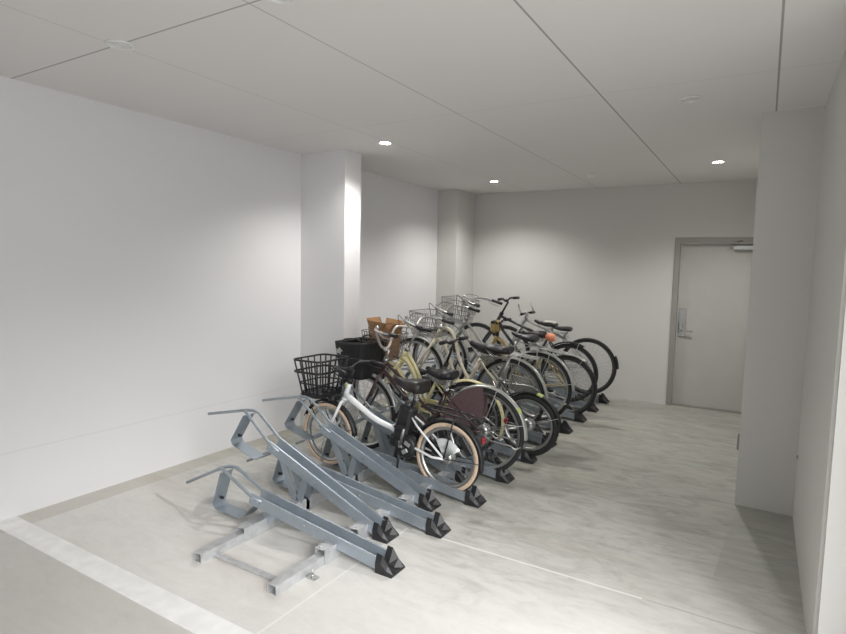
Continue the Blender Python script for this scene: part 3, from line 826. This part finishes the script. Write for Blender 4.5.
# 2 ---- burgundy bicycle with covered basket
e, g = bike('burgundy bicycle with a black covered front basket and a burgundy guard over the rear wheel',
    (-1.79, 3.93, .365), R=.335, wb=1.15, dz=-.02, fm='burg', style='swan', SL=.36, PH=.08, SH=.10, HL=.12, sdx=.08, drum=.045,
    rf=dict(a0=38, a1=184, m='silver', stay=(165, 110), tip=(143, 150)), ff=dict(a0=5, a1=170, m='silver', stay=(165,)),
    guard='burgguard', g0=8, g1=98, bk=dict(m='peach', rise=.17, sweep=.28, gl=.13, width=.54, fwd=.01), casem='charcoal',
    sk=dict(L=.26, W=.21, m='saddle', thickz=.08), refl=None, lampp=(1.19, 0, .72), crank=60, stand='twin')
bc = V((1.175, 0, .645))
wire_basket(e, bc, .28, .36, .30, m='black', r=.003, rim=.006, nv=8, nr=4, taper=.84)
b = MB(); rg = []
for z, s, yy in ((.0, .85, 1.), (.02, .87, 1.), (.15, .93, 1.), (.29, 1.02, 1.), (.315, 1.03, 1.), (.30, .97, 1), (.26, .93, 1), (.25, .5, 1)):
    ax, ay = .148*s, .188*s; ring = []
    for sx, sy, a0 in ((1, 1, 0), (-1, 1, 90), (-1, -1, 180), (1, -1, 270)):
        for a in (0, 30, 60, 90):
            t = R_(a0+a); ring.append(bc+V((sx*(ax-.03)+.03*math.cos(t), sy*(ay-.03)+.03*math.sin(t), z+(.012*math.sin(5*a0+a) if .1 < z < .28 else 0))))
    rg.append(ring)
b.loft(rg); cv = b.build('basket_cover', 'cover', e)
b = MB(); b.tube([bc+V((-.10, .12, .31)), bc+V((-.05, .13, .34)), bc+V((.08, .12, .33)), bc+V((.12, .10, .31))], .006, 6, smooth_path=4); b.build('cover_strap', 'black', cv); b = MB(); b.tube([bc+V((-.08, -.10, .31)), bc+V((.0, -.11, .35)), bc+V((.10, -.10, .31))], .006, 6, smooth_path=4); b.build('cover_strap', 'black', cv)
b = MB()
pts = [(0, .03), (.02, .01), (.035, .018), (.028, -.006), (.04, -.022), (.012, -.02), (-.012, -.03), (-.012, -.008), (-.036, 0), (-.016, .012)]
lp = [bc+V((.09+a, .187, .235+z)) for a, z in pts]; b.add(lp+[p+V((0, .003, 0)) for p in lp], [list(range(10)), list(range(10, 20))[::-1]]+[(i, (i+1) % 10, 10+(i+1) % 10, 10+i) for i in range(10)]); b.build('cover_badge', 'silver', cv)

# 3 ---- pale yellow bicycle carrying a cardboard box
e, g = bike('pale yellow bicycle with a cardboard box in its front basket',
    (-2.06, 4.22, .365), R=.30, wb=.93, dz=.10, fm='yellow', style='arch', SL=.31, PH=.03, SH=.22, HL=.13, FL=.385, ha=66, tr=.021, drum=.04,
    rf=dict(a0=40, a1=200, m='yellow', stay=(190,)), ff=dict(a0=10, a1=170, m='yellow', stay=(165,)), bk=dict(rise=.08, sweep=.22),
    casem='yellow', sk=dict(L=.26, W=.20, m='saddle', thickz=.07), refl=(-.335, 0, .36), lampp=(.92, 0, .68), crank=100,
    basket=dict(c=(.93, 0, .62), lx=.30, ly=.36, h=.24, m='wire'))
bx_ = empty('cardboard_box'); b = MB(); t = .004; LX, LY, HB_ = .20, .22, .25
for c, d in (((0, 0, t/2), (LX, LY, t)), ((LX/2, 0, HB_/2), (t, LY, HB_)), ((-LX/2, 0, HB_/2), (t, LY, HB_)), ((0, LY/2, HB_/2), (LX, t, HB_)), ((0, -LY/2, HB_/2), (LX, t, HB_))): b.box(c, d)
b.build('carton', 'card', bx_)
for (c, rx, ry, d) in (((0, LY/2+.028, HB_+.045), R_(-30), 0, (LX, t, .10)), ((0, -LY/2-.010, HB_+.045), R_(12), 0, (LX*.9, t, .09)), ((LX/2+.025, 0, HB_+.045), 0, R_(28), (t, LY*.95, .10)), ((-LX/2-.02, 0, HB_+.04), 0, R_(-25), (t, LY*.95, .09))):
    f = MB(); f.box(c, d, Matrix.Rotation(rx, 3, 'X') @ Matrix.Rotation(ry, 3, 'Y')); f.build('box_flap', 'card', bx_)
bx_.location = world_of(e, g, (.93, 0, .627)); bx_.rotation_euler = g['Rot'].to_euler()
tag(bx_, 'open brown cardboard box sitting in the front basket of the pale yellow bicycle', 'box')

# 4 ---- small-wheeled dark bicycle
e, g = bike('dark bicycle with small thick black tyres and a straight black handlebar',
    (-1.64, 4.50, .305), R=.27, wb=1.02, dz=.0, fm='charcoal', style='ebike', bbx=.38, bbz=.29, SL=.36, PH=.22, sdx=.12, SH=.22, HL=.13, FL=.35, tw=.056,
    rf=dict(a0=38, a1=170, m='black', stay=(160,), tip=(106, 116)), ff=dict(a0=10, a1=165, m='black', stay=(160,)), fw=.066, nsp=20, drum=.05,
    bars='flat', bk=dict(width=.50), stm='black', casem='black', sk=dict(L=.26, W=.20, m='saddle', thickz=.07), lampp=(1.05, 0, .60), crank=30, stand='side')

# 5 ---- cream city bicycle, curved double tube
e, g = bike('cream city bicycle with two parallel curved frame tubes and wide black saddle',
    (-1.93, 4.77, .46), R=.345, wb=1.02, dz=.11, fm='cream', style='loop', SL=.38, PH=.06, SH=.14, HL=.14, drum=.045,
    rf=dict(a0=38, a1=188, m='silver', stay=(175,)), ff=dict(a0=10, a1=170, m='silver', stay=(165,)), bk=dict(rise=.07, sweep=.22),
    carrier='silver', casem='cream', sk=dict(L=.31, W=.26, m='saddle', thickz=.10), refl=None, lampp=(1.02, 0, .78), crank=-20,
    basket=dict(c=(.90, 0, .75), lx=.30, ly=.40, h=.22, m='wire'))

# 6 ---- silver city bicycle with big wire basket
e, g = bike('silver city bicycle with a large wire basket, behind the cream bicycle',
    (-1.84, 5.28, .47), R=.34, wb=1.12, dz=.16, fm='silver', style='swan', SL=.40, PH=.09, sdx=-.06, SH=.15, HL=.14, drum=.035,
    rf=dict(a0=38, a1=172, m='silver', stay=(160,)), ff=dict(a0=10, a1=170, m='silver', stay=(165,)), bk=dict(rise=.08, sweep=.22),
    carrier='silver', sk=dict(L=.27, W=.21, m='saddle', thickz=.07), lampp=(1.12, 0, .78), crank=45,
    basket=dict(c=(.98, 0, .79), lx=.30, ly=.34, h=.24, m='wire'))

# 7 ---- mustard bicycle
e, g = bike('mustard yellow bicycle with black tyres and an orange reflector under its saddle',
    (-1.785, 6.05, .36), R=.335, wb=1.08, dz=.0, fm='must', style='mixte', SL=.46, PH=.14, sa=66, sdx=.19, SH=.14, HL=.15, tr=.02, stm='black', drum=.03,
    rf=dict(a0=45, a1=125, m='silver', stay=(120,)), bars='flat', bk=dict(width=.52, rise=.03), case=False, tyre='rubber', rim='charcoal',
    sk=dict(L=.27, W=.21, m='saddle', thickz=.08), crank=10, stand='side', ksm='silver', lamp=False)
b = MB(); b.tube([g['top']+V((-.06, 0, -.05)), g['top']+V((-.02, 0, -.055)), g['top']+V((.04, 0, -.05))], [.035, .05, .035], 14); b.build('saddle_lamp', 'orange', e)
b = MB(); b.rbox(g['HT']+V((.02, 0, .09)), (.10, .14, .15), .03); b.build('handlebar_bag', 'must', e)

# 8 ---- black bicycle with pale saddle
e, g = bike('black bicycle with a pale topped saddle and a wide black handlebar',
    (-1.85, 6.34, .455), R=.335, wb=1.17, dz=.16, fm='charcoal', style='diamond', SL=.44, PH=.09, sdx=.10, SH=.18, HL=.15, tw=.034, drum=.022,
    rf=dict(a0=45, a1=110, m='black', stay=(100,)), bars='flat', bk=dict(width=.60, rise=.03), case=False, rim='charcoal', stm='black',
    sk=dict(L=.27, W=.17, m='saddle', thickz=.06, topm='saddlew'), crank=70, stand='side', lamp=False)

# 9 ---- last bicycle
e, g = bike('grey sports bicycle with slim black saddle and bar ends, last one before the back wall',
    (-1.775, 6.86, .465), R=.345, wb=1.08, dz=.08, fm='silver', style='diamond', SL=.40, PH=.04, sdx=.08, SH=.06, HL=.12, tw=.036, drum=.02,
    bars='flat', bk=dict(width=.46, rise=.0, ends=True), case=False, rim='charcoal', stm='silver',
    sk=dict(L=.27, W=.15, m='saddle', thickz=.06), crank=20, stand='side', ksm='silver', lamp=False,
    rf=dict(a0=150, a1=175, m='black'), refl=None)

# ------------------------------------------------------------------ light
w = bpy.data.worlds.new('overcast sky'); scene.world = w; w.use_nodes = True
bg = w.node_tree.nodes['Background']; bg.inputs[0].default_value = (.92, .96, 1, 1); bg.inputs[1].default_value = 1.45
s = bpy.data.lights.new('sun', 'SUN'); s.energy = 4.9; s.angle = R_(42); s.color = (1, .99, .985)
so = bpy.data.objects.new('sun', s); COL.objects.link(so)
so.rotation_euler = V((-.76, .50, -.58)).to_track_quat('-Z', 'Y').to_euler()

vs = scene.view_settings
vs.view_transform = 'Standard'; vs.look = 'None'; vs.gamma = 1; vs.exposure = 0.17; vs.use_curve_mapping = False
